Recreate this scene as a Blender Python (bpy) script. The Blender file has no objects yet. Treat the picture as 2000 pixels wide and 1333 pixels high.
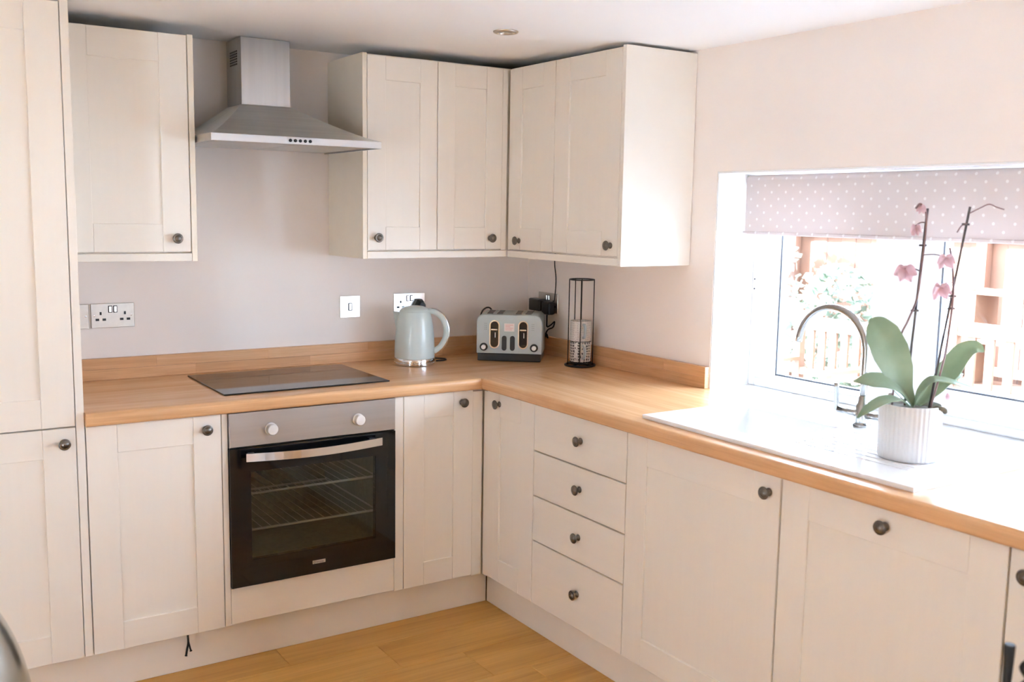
import bpy, bmesh, math, random
from mathutils import Vector, Matrix
random.seed(7)
SC = bpy.context.scene
COL = SC.collection
R = math.radians

# ------------------------------------------------------------------ camera
def setup_camera():
    yaw, pitch, roll = R(-33.1719), R(-7.3615), R(0.9262)
    f = Vector((-math.sin(yaw)*math.cos(pitch), math.cos(yaw)*math.cos(pitch), math.sin(pitch)))
    rt = Vector((math.cos(yaw), math.sin(yaw), 0)); up = rt.cross(f)
    r2 = math.cos(roll)*rt + math.sin(roll)*up
    u2 = -math.sin(roll)*rt + math.cos(roll)*up
    m = Matrix((( r2.x, u2.x, -f.x, -2.5273), (r2.y, u2.y, -f.y, -3.7429), (r2.z, u2.z, -f.z, 1.5268), (0, 0, 0, 1)))
    cd = bpy.data.cameras.new('camera'); co = bpy.data.objects.new('camera', cd); COL.objects.link(co)
    co.matrix_world = m
    cd.sensor_fit = 'HORIZONTAL'; cd.sensor_width = 36.0; cd.lens = 36.0*1950.2/2000.0
    cd.clip_start = .05; cd.clip_end = 200
    cd.dof.use_dof = True; cd.dof.focus_distance = 3.7; cd.dof.aperture_fstop = 4.0
    SC.camera = co
setup_camera()

# ------------------------------------------------------------------ world / exposure
SKY = 8.0
w = bpy.data.worlds.new('overcast'); SC.world = w; w.use_nodes = True
bg = w.node_tree.nodes['Background']; bg.inputs[0].default_value = (.775, .97, 1.25, 1); bg.inputs[1].default_value = SKY
SC.view_settings.view_transform = 'Standard'; SC.view_settings.look = 'None'
SC.view_settings.gamma = 1; SC.view_settings.use_curve_mapping = False
SC.view_settings.exposure = 1.78
SC.cycles.max_bounces = 12; SC.cycles.diffuse_bounces = 7; SC.cycles.transparent_max_bounces = 16
SC.cycles.caustics_reflective = False; SC.cycles.caustics_refractive = False
SC.cycles.sample_clamp_indirect = 8.0

sl = bpy.data.lights.new('sun', 'SUN'); sl.energy = 55.0; sl.angle = R(1.0); sl.color = (.84, 1.0, 1.18)
so = bpy.data.objects.new('sun', sl); COL.objects.link(so); so.rotation_euler = Vector((.50, -.60, -.62)).to_track_quat('-Z', 'Y').to_euler()
def portal(loc, direction, sx, sy):
    ld = bpy.data.lights.new('window_portal', 'AREA'); ld.shape = 'RECTANGLE'; ld.size = sx; ld.size_y = sy
    ld.cycles.is_portal = True
    o = bpy.data.objects.new('window_portal', ld); COL.objects.link(o); o.location = loc
    o.rotation_euler = Vector(direction).to_track_quat('-Z', 'Y').to_euler()
# room openings: kitchen window, unseen fill-light slits in rear and left walls
RX0, RY0 = -4.3, -5.6
portal((.34, -2.145, 1.295), (-1, 0, 0), .75, 1.9)
portal((-.59, RY0-.16, 1.07), (0, 1, 0), .18, 2.0)
portal((RX0-.16, -2.9, .80), (1, 0, 0), 1.5, .42)

# ------------------------------------------------------------------ materials
MATS = {}
def newmat(name):
    m = bpy.data.materials.new(name); m.use_nodes = True; MATS[name] = m
    nt = m.node_tree; return m, nt, nt.nodes['Principled BSDF']
def setp(p, col=None, rough=None, metal=None, spec=None, coat=None, **k):
    if col: p.inputs['Base Color'].default_value = (*col, 1)
    if rough is not None: p.inputs['Roughness'].default_value = rough
    if metal is not None: p.inputs['Metallic'].default_value = metal
    if spec is not None: p.inputs['Specular IOR Level'].default_value = spec
    if coat is not None: p.inputs['Coat Weight'].default_value = coat; p.inputs['Coat Roughness'].default_value = .08
def mapped(nt, scale, rot=(0, 0, 0)):
    tc = nt.nodes.new('ShaderNodeTexCoord'); mp = nt.nodes.new('ShaderNodeMapping')
    mp.inputs['Scale'].default_value = scale; mp.inputs['Rotation'].default_value = rot
    nt.links.new(tc.outputs['Object'], mp.inputs['Vector']); return mp.outputs['Vector']
def noise(nt, vec, scale, detail=4, rough=.55, dist=0):
    n = nt.nodes.new('ShaderNodeTexNoise'); n.inputs['Scale'].default_value = scale
    n.inputs['Detail'].default_value = detail; n.inputs['Roughness'].default_value = rough; n.inputs['Distortion'].default_value = dist
    nt.links.new(vec, n.inputs['Vector']); return n.outputs['Fac']
def ramp(nt, fac, stops):
    r = nt.nodes.new('ShaderNodeValToRGB'); e = r.color_ramp.elements
    while len(e) < len(stops): e.new(.5)
    for i, (p, c) in enumerate(stops): e[i].position = p; e[i].color = (*c, 1)
    nt.links.new(fac, r.inputs['Fac']); return r.outputs['Color']
def bump(nt, p, fac, strength, dist=.002):
    b = nt.nodes.new('ShaderNodeBump'); b.inputs['Strength'].default_value = strength; b.inputs['Distance'].default_value = dist
    nt.links.new(fac, b.inputs['Height']); nt.links.new(b.outputs['Normal'], p.inputs['Normal'])
def mixc(nt, fac, a, b, mode='MIX'):
    m = nt.nodes.new('ShaderNodeMix'); m.data_type = 'RGBA'; m.blend_type = mode
    for sock, v in ((m.inputs[0], fac), (m.inputs[6], a), (m.inputs[7], b)):
        if isinstance(v, (int, float)): sock.default_value = v
        elif isinstance(v, tuple): sock.default_value = (*v, 1)
        else: nt.links.new(v, sock)
    return m.outputs[2]
def math_(nt, op, a, b=None):
    n = nt.nodes.new('ShaderNodeMath'); n.operation = op
    for i, v in enumerate((a, b)):
        if v is None: continue
        if isinstance(v, (int, float)): n.inputs[i].default_value = v
        else: nt.links.new(v, n.inputs[i])
    return n.outputs[0]

def plain(name, col, rough=.5, metal=0, spec=None, coat=None, var=.04, nscale=12, bumps=0):
    m, nt, p = newmat(name); setp(p, col, rough, metal, spec, coat)
    v = mapped(nt, (1, 1, 1)); f = noise(nt, v, nscale, 3)
    lo = tuple(c*(1-var) for c in col); hi = tuple(min(1, c*(1+var)) for c in col)
    nt.links.new(ramp(nt, f, [(.3, lo), (.7, hi)]), p.inputs['Base Color'])
    if bumps: bump(nt, p, noise(nt, v, nscale*14, 2), bumps, .001)
    return m
def painted_wood(name, col, grain):        # painted foil doors with faint grain relief along one axis
    m, nt, p = newmat(name); setp(p, col, .42)
    v = mapped(nt, grain); f = noise(nt, v, 60, 3)
    lo = tuple(c*.993 for c in col); hi = tuple(min(1, c*1.005) for c in col)
    nt.links.new(ramp(nt, f, [(.35, lo), (.65, hi)]), p.inputs['Base Color'])
    bump(nt, p, f, .02, .0004)
    return m
def oak(name, axis, c_lo, c_mid, c_hi, rough=.38, scale=1.0, objrandom=False):
    m, nt, p = newmat(name); setp(p, None, rough)
    s = [14*scale]*3; s[axis] = 1.1*scale
    v = mapped(nt, tuple(s))
    if objrandom:
        oi = nt.nodes.new('ShaderNodeObjectInfo'); add = nt.nodes.new('ShaderNodeVectorMath'); add.operation = 'MULTIPLY_ADD'
        cx = nt.nodes.new('ShaderNodeCombineXYZ')
        for i in range(3): nt.links.new(oi.outputs['Random'], cx.inputs[i])
        nt.links.new(cx.outputs[0], add.inputs[0]); add.inputs[1].default_value = (37, 53, 29); nt.links.new(v, add.inputs[2]); v = add.outputs[0]
    broad = noise(nt, v, 1.2, 5, .6, 1.2)
    s2 = nt.nodes.new('ShaderNodeMapping'); k = [6.0]*3; k[axis] = 1.6; s2.inputs['Scale'].default_value = k
    nt.links.new(v, s2.inputs['Vector']); fine = noise(nt, s2.outputs[0], 3, 6, .65)
    c = ramp(nt, broad, [(.25, c_lo), (.5, c_mid), (.78, c_hi)])
    fr = ramp(nt, fine, [(.3, (.82, .78, .72)), (.6, (1, 1, 1))])
    col = mixc(nt, .8, c, fr, 'MULTIPLY')
    if objrandom:
        rv = ramp(nt, oi.outputs['Random'], [(0, (.9, .88, .86)), (1, (1.0, 1.0, 1.0))]); col = mixc(nt, 1.0, col, rv, 'MULTIPLY')
    nt.links.new(col, p.inputs['Base Color'])
    bump(nt, p, fine, .05, .0006)
    return m
def brushed(name, col, rough, scale):
    m, nt, p = newmat(name); setp(p, col, rough, 1.0)
    v = mapped(nt, scale); f = noise(nt, v, 40, 3)
    nt.links.new(ramp(nt, f, [(.3, tuple(c*.9 for c in col)), (.7, col)]), p.inputs['Base Color'])
    bump(nt, p, f, .04, .0004)
    p.inputs['Anisotropic'].default_value = .4
    return m
def thin_glass(name, tint, refl=1.0, rough=0.0):
    m = bpy.data.materials.new(name); m.use_nodes = True; nt = m.node_tree; nt.nodes.clear(); MATS[name] = m
    out = nt.nodes.new('ShaderNodeOutputMaterial'); mix = nt.nodes.new('ShaderNodeMixShader')
    tr = nt.nodes.new('ShaderNodeBsdfTransparent'); tr.inputs[0].default_value = (*tint, 1)
    gl = nt.nodes.new('ShaderNodeBsdfGlossy'); gl.inputs['Roughness'].default_value = rough; gl.inputs[0].default_value = (refl, refl, refl, 1)
    lw = nt.nodes.new('ShaderNodeLayerWeight'); lw.inputs[0].default_value = .5
    f5 = math_(nt, 'ADD', math_(nt, 'MULTIPLY', math_(nt, 'POWER', lw.outputs['Facing'], 5.0), .96), .04)
    nt.links.new(f5, mix.inputs[0]); nt.links.new(tr.outputs[0], mix.inputs[1]); nt.links.new(gl.outputs[0], mix.inputs[2])
    nt.links.new(mix.outputs[0], out.inputs[0]); return m

CREAM = (.85, .79, .705)
painted_wood('door_v', CREAM, (1, 1, .06)); painted_wood('door_hx', CREAM, (.06, 1, 1)); painted_wood('door_hy', CREAM, (1, .06, 1))
plain('carcass', CREAM, .5, var=.01)
plain('carcass_side', (.86, .78, .65), .5, var=.015)
plain('wall_paint', (.89, .82, .77), .85, var=.015, nscale=3, bumps=.05)
plain('ceiling_paint', (.93, .93, .94), .9, var=.01, nscale=2, bumps=.04)
plain('white_paint', (.88, .88, .88), .6, var=.01, nscale=4)
plain('upvc', (.88, .885, .9), .3, var=.01)
plain('gasket', (.13, .135, .15), .6)
OAKW = ((.62, .335, .145), (.74, .425, .21), (.83, .525, .30))
oak('worktop_x', 0, *OAKW, rough=.27, scale=.6); oak('worktop_y', 1, *OAKW, rough=.27, scale=.6)
oak('upstand_x', 0, *OAKW, rough=.4, scale=.9, objrandom=True); oak('upstand_y', 1, *OAKW, rough=.4, scale=.9, objrandom=True)
oak('plank', 0, (.58, .295, .06), (.71, .39, .095), (.82, .485, .15), rough=.42, scale=.45, objrandom=True)
plain('floor_gap', (.16, .1, .05), .8)
brushed('steel_h', (.62, .61, .60), .33, (.05, 1, 1)); brushed('steel_v', (.58, .58, .575), .34, (1, 1, .05))
brushed('steel_panel', (.52, .495, .475), .36, (.05, 1, 1)); brushed('steel_dark', (.78, .785, .765), .45, (.05, 1, 1))
plain('chrome', (.78, .78, .78), .12, 1.0, var=.01); plain('brushed_plate', (.52, .47, .41), .3, 1.0, var=.05, nscale=40)
plain('polished_plate', (.85, .83, .8), .18, 1.0, var=.02)
plain('pewter', (.17, .15, .13), .3, 1.0, var=.2, nscale=300)
plain('black_plastic', (.012, .012, .013), .35, var=.1); plain('black_rubber', (.01, .01, .01), .7, var=.1)
plain('black_gloss', (.006, .006, .007), .04, spec=.5, var=.05)
plain('hob_glass', (.012, .011, .010), .05, spec=.6, var=.05)
plain('oven_enamel', (.42, .43, .39), .35, var=.15, nscale=60)
thin_glass('oven_glass', (.66, .67, .63), .9, .02)
thin_glass('window_glass', (.97, .98, .98), .6)
plain('ceramic', (.86, .86, .87), .08, coat=.5, var=.005)
plain('pot_ceramic', (.68, .665, .66), .4, var=.01)
plain('kettle_enamel', (.58, .67, .66), .28, coat=.4, var=.015); plain('toaster_enamel', (.47, .545, .55), .32, coat=.3, var=.02)
plain('wire_metal', (.05, .045, .04), .45, .6, var=.1)
plain('knob_white', (.80, .80, .80), .3, .3)
plain('sticker', (.85, .78, .76), .6, var=.02); plain('sticker_print', (.75, .35, .36), .6, var=.02)
plain('badge', (.45, .44, .40), .4, .8); plain('badge_print', (.05, .05, .05), .5)
plain('mug_blue', (.42, .48, .51), .3, coat=.3); 
plain('soil', (.10, .075, .04), .9, var=.4, nscale=80)
plain('nickel', (.42, .41, .39), .22, 1.0, var=.02)
plain('shelf_wire', (.85, .85, .83), .45, var=.02); plain('chair_black', (.012, .012, .012), .65, var=.1)
plain('stake', (.10, .085, .085), .6, var=.2, nscale=60); plain('stem', (.24, .15, .15), .55, var=.2, nscale=60)
plain('bin_steel', (.60, .63, .61), .22, 1.0, var=.04)
plain('fence_wood', (.125, .054, .030), .8, var=.15, nscale=6); plain('garden_wood', (.125, .062, .034), .7, var=.12, nscale=8)
plain('paving', (.24, .235, .23), .9, var=.12, nscale=5); plain('bounce_ground', (.62, .62, .62), .9, var=.25, nscale=9)  # ground beyond the patio kept pale and neutral to bounce light onto the ceiling
plain('shrub_leaf', (.105, .13, .085), .6, var=.3, nscale=10); plain('bark', (.2, .14, .1), .9)
plain('blocker_render', (.7, .66, .6), .9)
def leaf_mat(name, c1, c2, scale, tr=.25):
    m, nt, p = newmat(name); setp(p, None, .35)
    f = noise(nt, mapped(nt, scale), 14, 3)
    nt.links.new(ramp(nt, f, [(.35, c1), (.65, c2)]), p.inputs['Base Color'])
    t = nt.nodes.new('ShaderNodeBsdfTranslucent'); t.inputs[0].default_value = (*[min(1, c*1.5) for c in c2], 1)
    mx = nt.nodes.new('ShaderNodeMixShader'); mx.inputs[0].default_value = tr
    nt.links.new(p.outputs[0], mx.inputs[1]); nt.links.new(t.outputs[0], mx.inputs[2])
    nt.links.new(mx.outputs[0], nt.nodes['Material Output'].inputs[0])
leaf_mat('orchid_leaf', (.24, .31, .20), (.33, .40, .28), (1, 1, 1), .25); leaf_mat('petal', (.58, .38, .41), (.72, .54, .56), (3, 3, 3), .35)
def blind_mat():
    m, nt, p = newmat('blind_fabric'); setp(p, None, .9)
    tc = nt.nodes.new('ShaderNodeTexCoord'); sp = nt.nodes.new('ShaderNodeSeparateXYZ'); nt.links.new(tc.outputs['Object'], sp.inputs[0])
    PU, PV = .062, .046
    u = math_(nt, 'DIVIDE', sp.outputs['Y'], PU); v = math_(nt, 'DIVIDE', sp.outputs['Z'], PV)
    fa = math_(nt, 'SUBTRACT', math_(nt, 'FRACT', math_(nt, 'ADD', u, v)), .5); fb = math_(nt, 'SUBTRACT', math_(nt, 'FRACT', math_(nt, 'SUBTRACT', u, v)), .5)
    du = math_(nt, 'MULTIPLY', math_(nt, 'ADD', fa, fb), PU/2); dv = math_(nt, 'MULTIPLY', math_(nt, 'SUBTRACT', fa, fb), PV/2)
    rr = math_(nt, 'SQRT', math_(nt, 'ADD', math_(nt, 'MULTIPLY', du, du), math_(nt, 'MULTIPLY', dv, dv)))
    dot = math_(nt, 'LESS_THAN', rr, .0045)
    c = mixc(nt, dot, (.74, .67, .655), (.88, .85, .84)); nt.links.new(c, p.inputs['Base Color'])
    t = nt.nodes.new('ShaderNodeBsdfTranslucent'); nt.links.new(c, t.inputs[0])
    mx = nt.nodes.new('ShaderNodeMixShader'); mx.inputs[0].default_value = .2
    nt.links.new(p.outputs[0], mx.inputs[1]); nt.links.new(t.outputs[0], mx.inputs[2]); nt.links.new(mx.outputs[0], nt.nodes['Material Output'].inputs[0])
blind_mat()
def mug_mat(name, lo, hi, scale, thr):
    m, nt, p = newmat(name); setp(p, None, .3, coat=.3)
    vo = nt.nodes.new('ShaderNodeTexVoronoi'); vo.feature = 'DISTANCE_TO_EDGE'; vo.inputs['Scale'].default_value = scale; vo.inputs['Randomness'].default_value = .35
    nt.links.new(mapped(nt, (1, 1, 1)), vo.inputs['Vector'])
    nt.links.new(ramp(nt, vo.outputs['Distance'], [(thr, hi), (thr+.06, lo)]), p.inputs['Base Color'])
mug_mat('mug_lattice', (.10, .10, .10), (.75, .73, .70), 90, .12); mug_mat('mug_pale', (.55, .53, .51), (.72, .70, .67), 110, .10)

# ------------------------------------------------------------------ mesh helpers
def NB(): return bmesh.new()
def box(bm, x0, x1, y0, y1, z0, z1, bevel=0, seg=1):
    x0, x1 = min(x0, x1), max(x0, x1); y0, y1 = min(y0, y1), max(y0, y1); z0, z1 = min(z0, z1), max(z0, z1)
    vs = [bm.verts.new((x, y, z)) for x in (x0, x1) for y in (y0, y1) for z in (z0, z1)]
    fs = [bm.faces.new([vs[i] for i in f]) for f in ((0, 1, 3, 2), (4, 6, 7, 5), (0, 4, 5, 1), (2, 3, 7, 6), (0, 2, 6, 4), (1, 5, 7, 3))]
    if bevel:
        es = {e for f in fs for e in f.edges}
        bmesh.ops.bevel(bm, geom=list(es), offset=bevel, segments=seg, affect='EDGES', profile=.5)
    return bm
def lathe(bm, prof, seg=32, mtx=None, cap=True):
    mtx = mtx or Matrix(); rings = []
    for r, h in prof:
        if r < 1e-6: rings.append([bm.verts.new(mtx @ Vector((0, 0, h)))])
        else: rings.append([bm.verts.new(mtx @ Vector((r*math.cos(2*math.pi*i/seg), r*math.sin(2*math.pi*i/seg), h))) for i in range(seg)])
    for a, b in zip(rings, rings[1:]):
        for i in range(seg):
            j = (i+1) % seg
            if len(a) == 1 and len(b) == 1: continue
            if len(a) == 1: bm.faces.new((a[0], b[i], b[j]))
            elif len(b) == 1: bm.faces.new((a[i], a[j], b[0]))
            else: bm.faces.new((a[i], a[j], b[j], b[i]))
    if cap:
        if len(rings[0]) > 1: bm.faces.new(list(reversed(rings[0])))
        if len(rings[-1]) > 1: bm.faces.new(rings[-1])
    return bm
def tube(bm, pts, r, seg=8, flat=None):
    pts = [Vector(p) for p in pts]; rs = r if isinstance(r, (list, tuple)) else [r]*len(pts)
    rings = []; n = None
    for i, p in enumerate(pts):
        t = (pts[min(i+1, len(pts)-1)] - pts[max(i-1, 0)]).normalized()
        if n is None:
            n = t.cross(Vector((0, 0, 1))); n = n if n.length > .05 else t.cross(Vector((0, 1, 0)))
        n = (n - t*n.dot(t)).normalized(); b = t.cross(n)
        rings.append([bm.verts.new(p + rs[i]*(math.cos(2*math.pi*k/seg)*n + (flat or 1)*math.sin(2*math.pi*k/seg)*b)) for k in range(seg)])
    for a, c in zip(rings, rings[1:]):
        for k in range(seg): j = (k+1) % seg; bm.faces.new((a[k], a[j], c[j], c[k]))
    bm.faces.new(list(reversed(rings[0]))); bm.faces.new(rings[-1]); return bm
def spline(pts, n=8):
    pts = [Vector(p) for p in pts]; out = []
    P = [2*pts[0]-pts[1]] + pts + [2*pts[-1]-pts[-2]]
    for i in range(1, len(P)-2):
        for k in range(n):
            t = k/n; a, b, c, d = P[i-1:i+3]
            out.append(.5*((2*b) + (c-a)*t + (2*a-5*b+4*c-d)*t*t + (3*b-a-3*c+d)*t**3))
    out.append(pts[-1]); return out
def ring(bm, c, r, wr, axis='Z', seg=32, ws=8):
    c = Vector(c)
    def P(i, k):
        a = 2*math.pi*i/seg; q = 2*math.pi*k/ws; rr = r + wr*math.cos(q); z = wr*math.sin(q)
        v = Vector((rr*math.cos(a), rr*math.sin(a), z))
        if axis == 'X': v = Vector((v.z, v.x, v.y))
        if axis == 'Y': v = Vector((v.x, v.z, v.y))
        return c + v
    g = [[bm.verts.new(P(i, k)) for k in range(ws)] for i in range(seg)]
    for i in range(seg):
        for k in range(ws): bm.faces.new((g[i][k], g[(i+1) % seg][k], g[(i+1) % seg][(k+1) % ws], g[i][(k+1) % ws]))
    return bm
def wloc(o):
    v = Vector((0, 0, 0))
    while o: v += o.location; o = o.parent
    return v
def obj(name, bm, mat, parent=None, smooth=False, origin=None):
    """bm is in world coordinates; verts are moved so the object sits at its parent's location (or at origin)."""
    base = Vector(origin) if origin is not None else (wloc(parent) if parent else Vector((0, 0, 0)))
    if base.length: bmesh.ops.translate(bm, verts=bm.verts, vec=-base)
    bmesh.ops.recalc_face_normals(bm, faces=bm.faces)
    me = bpy.data.meshes.new(name); bm.to_mesh(me); bm.free()
    me.materials.append(MATS[mat])
    if smooth:
        for p in me.polygons: p.use_smooth = True
        if smooth is not True: me.set_sharp_from_angle(angle=R(smooth))
    o = bpy.data.objects.new(name, me); COL.objects.link(o); o.parent = parent
    o.location = base - (wloc(parent) if parent else Vector((0, 0, 0)))
    return o
def inst(name, mesh_obj, parent, loc, rot=None):
    o = bpy.data.objects.new(name, mesh_obj if isinstance(mesh_obj, bpy.types.Mesh) else mesh_obj.data); COL.objects.link(o); o.parent = parent
    o.location = Vector(loc) - (wloc(parent) if parent else Vector((0, 0, 0)))
    if rot: o.rotation_euler = rot
    return o
def tag(o, label, cat, group=None):
    o['label'] = label; o['category'] = cat
    if group: o['group'] = group
    return o
def thing(name, label, cat, loc, group=None):
    o = bpy.data.objects.new(name, None); COL.objects.link(o); o.location = loc; o.empty_display_size = .05
    return tag(o, label, cat, group)
def struct(o): o['kind'] = 'structure'; return o
def bobj(name, mat, parent, *b, bevel=0, seg=1, smooth=False):
    return obj(name, box(NB(), *b, bevel=bevel, seg=seg), mat, parent, smooth)

# ------------------------------------------------------------------ setting: floor, walls, ceiling
H, T, W = .910, .042, .612                  # worktop top, thickness, depth
fl = struct(obj('floor', box(NB(), RX0, .3, RY0, .15, -.12, -.0125), 'floor_gap'))
def planks():
    pw, L = .2075, 1.285; cache = {}; y = 0.0 - .0525 + .0  # rows so that joints fall at y = -.675, -.8825 ...
    rows = []; y1 = -.675 + 3*pw + .0
    ends = {-3: -1.0, -2: -.4, -1: -1.65, 0: -1.39, 1: -1.075, 2: -.842}
    k = -3; y1 = -.675 + 4*pw
    yy = y1
    while yy > RY0 + .01:
        ya = min(yy, 0.0); yb = max(yy - pw, RY0)
        e = ends.get(k, -.3 - ((k*.437) % 1.0)*L)
        xs = [0.0]; x = e
        while x > 0: x -= L
        while x < 0 - 1e-6 and x + L < 0: x += L
        while x > RX0: xs.append(x); x -= L
        xs.append(RX0)
        for xa, xb in zip(xs, xs[1:]):
            if ya - yb < .01 or xa - xb < .01: continue
            cx, cy = (xa+xb)/2, (ya+yb)/2; key = (round(xa-xb, 4), round(ya-yb, 4))
            if key not in cache:
                bm = box(NB(), -key[0]/2+.0006, key[0]/2-.0006, -key[1]/2+.0006, key[1]/2-.0006, -.012, 0, bevel=.0012)
                me = bpy.data.meshes.new('plank'); bm.to_mesh(me); bm.free(); me.materials.append(MATS['plank']); cache[key] = me
            inst('plank', cache[key], fl, (cx, cy, 0))
        yy -= pw; k += 1
planks()
def ceil_z(y): t = min(1, max(0, (y + 1.0)/.85)); return 2.105 + .026*t*t*(3-2*t)
def make_ceiling():
    bm = NB(); ys = [RY0-.01] + [-1.05 + i*.1 for i in range(12)]; prev = None
    for y in ys:
        row = [bm.verts.new((x, min(y, .05), ceil_z(y))) for x in (RX0-.01, .01)] + [bm.verts.new((x, min(y, .05), 2.3)) for x in (.01, RX0-.01)]
        if prev:
            for i in range(4): bm.faces.new((prev[i], prev[(i+1) % 4], row[(i+1) % 4], row[i]))
        else: bm.faces.new(row)
        prev = row
    bm.faces.new(prev)
    struct(obj('ceiling', bm, 'ceiling_paint', smooth=40))
make_ceiling()
struct(bobj('wall_back', 'wall_paint', None, RX0-.15, .3, 0, .15, -.12, 2.3))
WY0, WY1, WZ0, WZ1 = -3.12, -1.171, .91, 1.6785  # south end stretched out of view to let more light in
bm = NB()
box(bm, 0, .3, WY1, 0, -.12, 2.3); box(bm, 0, .3, RY0-.15, WY0, -.12, 2.3); box(bm, 0, .3, WY0, WY1, WZ1, 2.3); box(bm, 0, .3, WY0, WY1, -.12, WZ0-.02)
struct(obj('wall_right', bm, 'wall_paint'))
bm = NB()                                    # rear wall with a narrow opening added for fill light
box(bm, RX0-.15, -.70, RY0-.15, RY0, -.12, 2.3); box(bm, -.5, 0, RY0-.15, RY0, -.12, 2.3); box(bm, -.70, -.5, RY0-.15, RY0, 2.06, 2.3); box(bm, -.70, -.5, RY0-.15, RY0, -.12, .05)
struct(obj('wall_rear', bm, 'wall_paint'))
LW0, LW1, LZ0, LZ1 = -3.1, -2.68, .05, 1.55  # made-up left wall opening, placed to brighten the room
bm = NB()
box(bm, RX0-.15, RX0, RY0, LW0, -.12, 2.3); box(bm, RX0-.15, RX0, LW1, 0, -.12, 2.3); box(bm, RX0-.15, RX0, LW0, LW1, LZ1, 2.3); box(bm, RX0-.15, RX0, LW0, LW1, -.12, LZ0)
struct(obj('wall_left', bm, 'wall_paint'))

struct(bobj('sun_blocker', 'blocker_render', None, RX0-.15, .3, RY0-.15, .15, 2.301, 8.0))  # unseen block added above the room to keep sun off the patio
# kitchen window
win = thing('window_1', 'x', 'x', (.2, -1.87, WZ0)); del win['label']; del win['category']; struct(win)
bm = NB()
box(bm, .002, .30, WY1-.006, WY1-.0005, WZ0, WZ1-.0005); box(bm, .002, .30, WY0+.0005, WY0+.006, WZ0, WZ1-.0005); box(bm, .002, .30, WY0+.006, WY1-.006, WZ1-.006, WZ1-.0005)
obj('reveal_lining', bm, 'white_paint', win)
bobj('window_sill', 'white_paint', win, .0015, .3, WY0+.001, WY1-.001, WZ0-.019, WZ0+.0005, bevel=.001)
FX0, FX1 = .19, .255
ya, yb, za, zb = WY0+.006, WY1-.006, WZ0+.001, WZ1-.007
def frame_part(name, y0, y1, z0, z1, x0=FX0, x1=FX1, bev=.004): return bobj(name, 'upvc', win, x0, x1, y0, y1, z0, z1, bevel=bev)
frame_part('frame_jamb', yb-.030, yb, za, zb); frame_part('frame_jamb', ya, ya+.03, za, zb)
frame_part('frame_head', ya+.03, yb-.03, zb-.03, zb); frame_part('frame_rail', ya+.03, yb-.03, za, za+.03)
frame_part('mullion', -1.845, -1.785, za+.03, zb-.03)
# casement to the north, fixed light, wider sash to the south
def sash(y0, y1, sw, sb, x0, x1):
    z0, z1 = za+.031, zb-.031
    s = obj('sash', box(box(NB(), x0, x1, y0, y0+sw, z0, z1, bevel=.003), x0, x1, y1-sw, y1, z0, z1, bevel=.003), 'upvc', win)
    obj('sash_rail', box(box(NB(), x0, x1, y0+sw, y1-sw, z0, z0+sb, bevel=.003), x0, x1, y0+sw, y1-sw, z1-sb, z1, bevel=.003), 'upvc', s)
    g = NB(); gy0, gy1, gz0, gz1 = y0+sw, y1-sw, z0+sb, z1-sb; e = .006
    box(g, x0+.012, x0+.03, gy0, gy0+e, gz0, gz1); box(g, x0+.012, x0+.03, gy1-e, gy1, gz0, gz1); box(g, x0+.012, x0+.03, gy0+e, gy1-e, gz0, gz0+e); box(g, x0+.012, x0+.03, gy0+e, gy1-e, gz1-e, gz1)
    obj('gasket', g, 'gasket', s)
    obj('pane', box(NB(), x0+.018, x0+.024, gy0+.002, gy1-.002, gz0+.002, gz1-.002), 'window_glass', s)
    return s
sash(-1.784, yb-.031, .087, .018, .192, .245)
sash(-2.49, -1.846, .085, .075, .186, .250)
frame_part('mullion', -2.551, -2.491, za+.03, zb-.03)
sash(ya+.031, -2.552, .087, .018, .192, .245)
obj('hinge_screw', lathe(lathe(NB(), [(.003, 0), (.003, .002), (0, .0025)], 10, Matrix.Translation((.19, -1.19, 1.30)) @ Matrix.Rotation(R(-90), 4, 'Y')),
    [(.003, 0), (.003, .002), (0, .0025)], 10, Matrix.Translation((.19, -1.19, 1.265)) @ Matrix.Rotation(R(-90), 4, 'Y')), 'gasket', win)

# glazing for the added fill-light openings, out of view
def glazing(name, axis, pos, a0, a1, z0, z1, n):
    o = thing(name, 'x', 'x', (pos, (a0+a1)/2, z0) if axis == 'x' else ((a0+a1)/2, pos, z0)); del o['label']; del o['category']; struct(o)
    wd = (a1-a0)/n
    for i in range(n):
        p0, p1 = a0+i*wd+.002, a0+(i+1)*wd-.002; bm = NB(); fw = .06
        def bb(b, u0, u1, v0, v1, t0=0, t1=.05):
            if axis == 'x': box(b, pos+t0, pos+t1, u0, u1, v0, v1)
            else: box(b, u0, u1, pos+t0, pos+t1, v0, v1)
        fw = min(fw, wd*.2)
        bb(bm, p0, p0+fw, z0+.002, z1-.002); bb(bm, p1-fw, p1, z0+.002, z1-.002); bb(bm, p0+fw, p1-fw, z0+.002, z0+fw); bb(bm, p0+fw, p1-fw, z1-fw, z1-.002)
        f = obj('opening_frame', bm, 'upvc', o); g = NB(); bb(g, p0+fw, p1-fw, z0+fw, z1-fw, .02, .026); obj('pane', g, 'window_glass', f)
glazing('fill_opening_1', 'y', RY0-.1, -.70, -.5, .05, 2.06, 1)
glazing('fill_opening_2', 'x', RX0-.1, LW0, LW1, LZ0, LZ1, 1)

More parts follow.
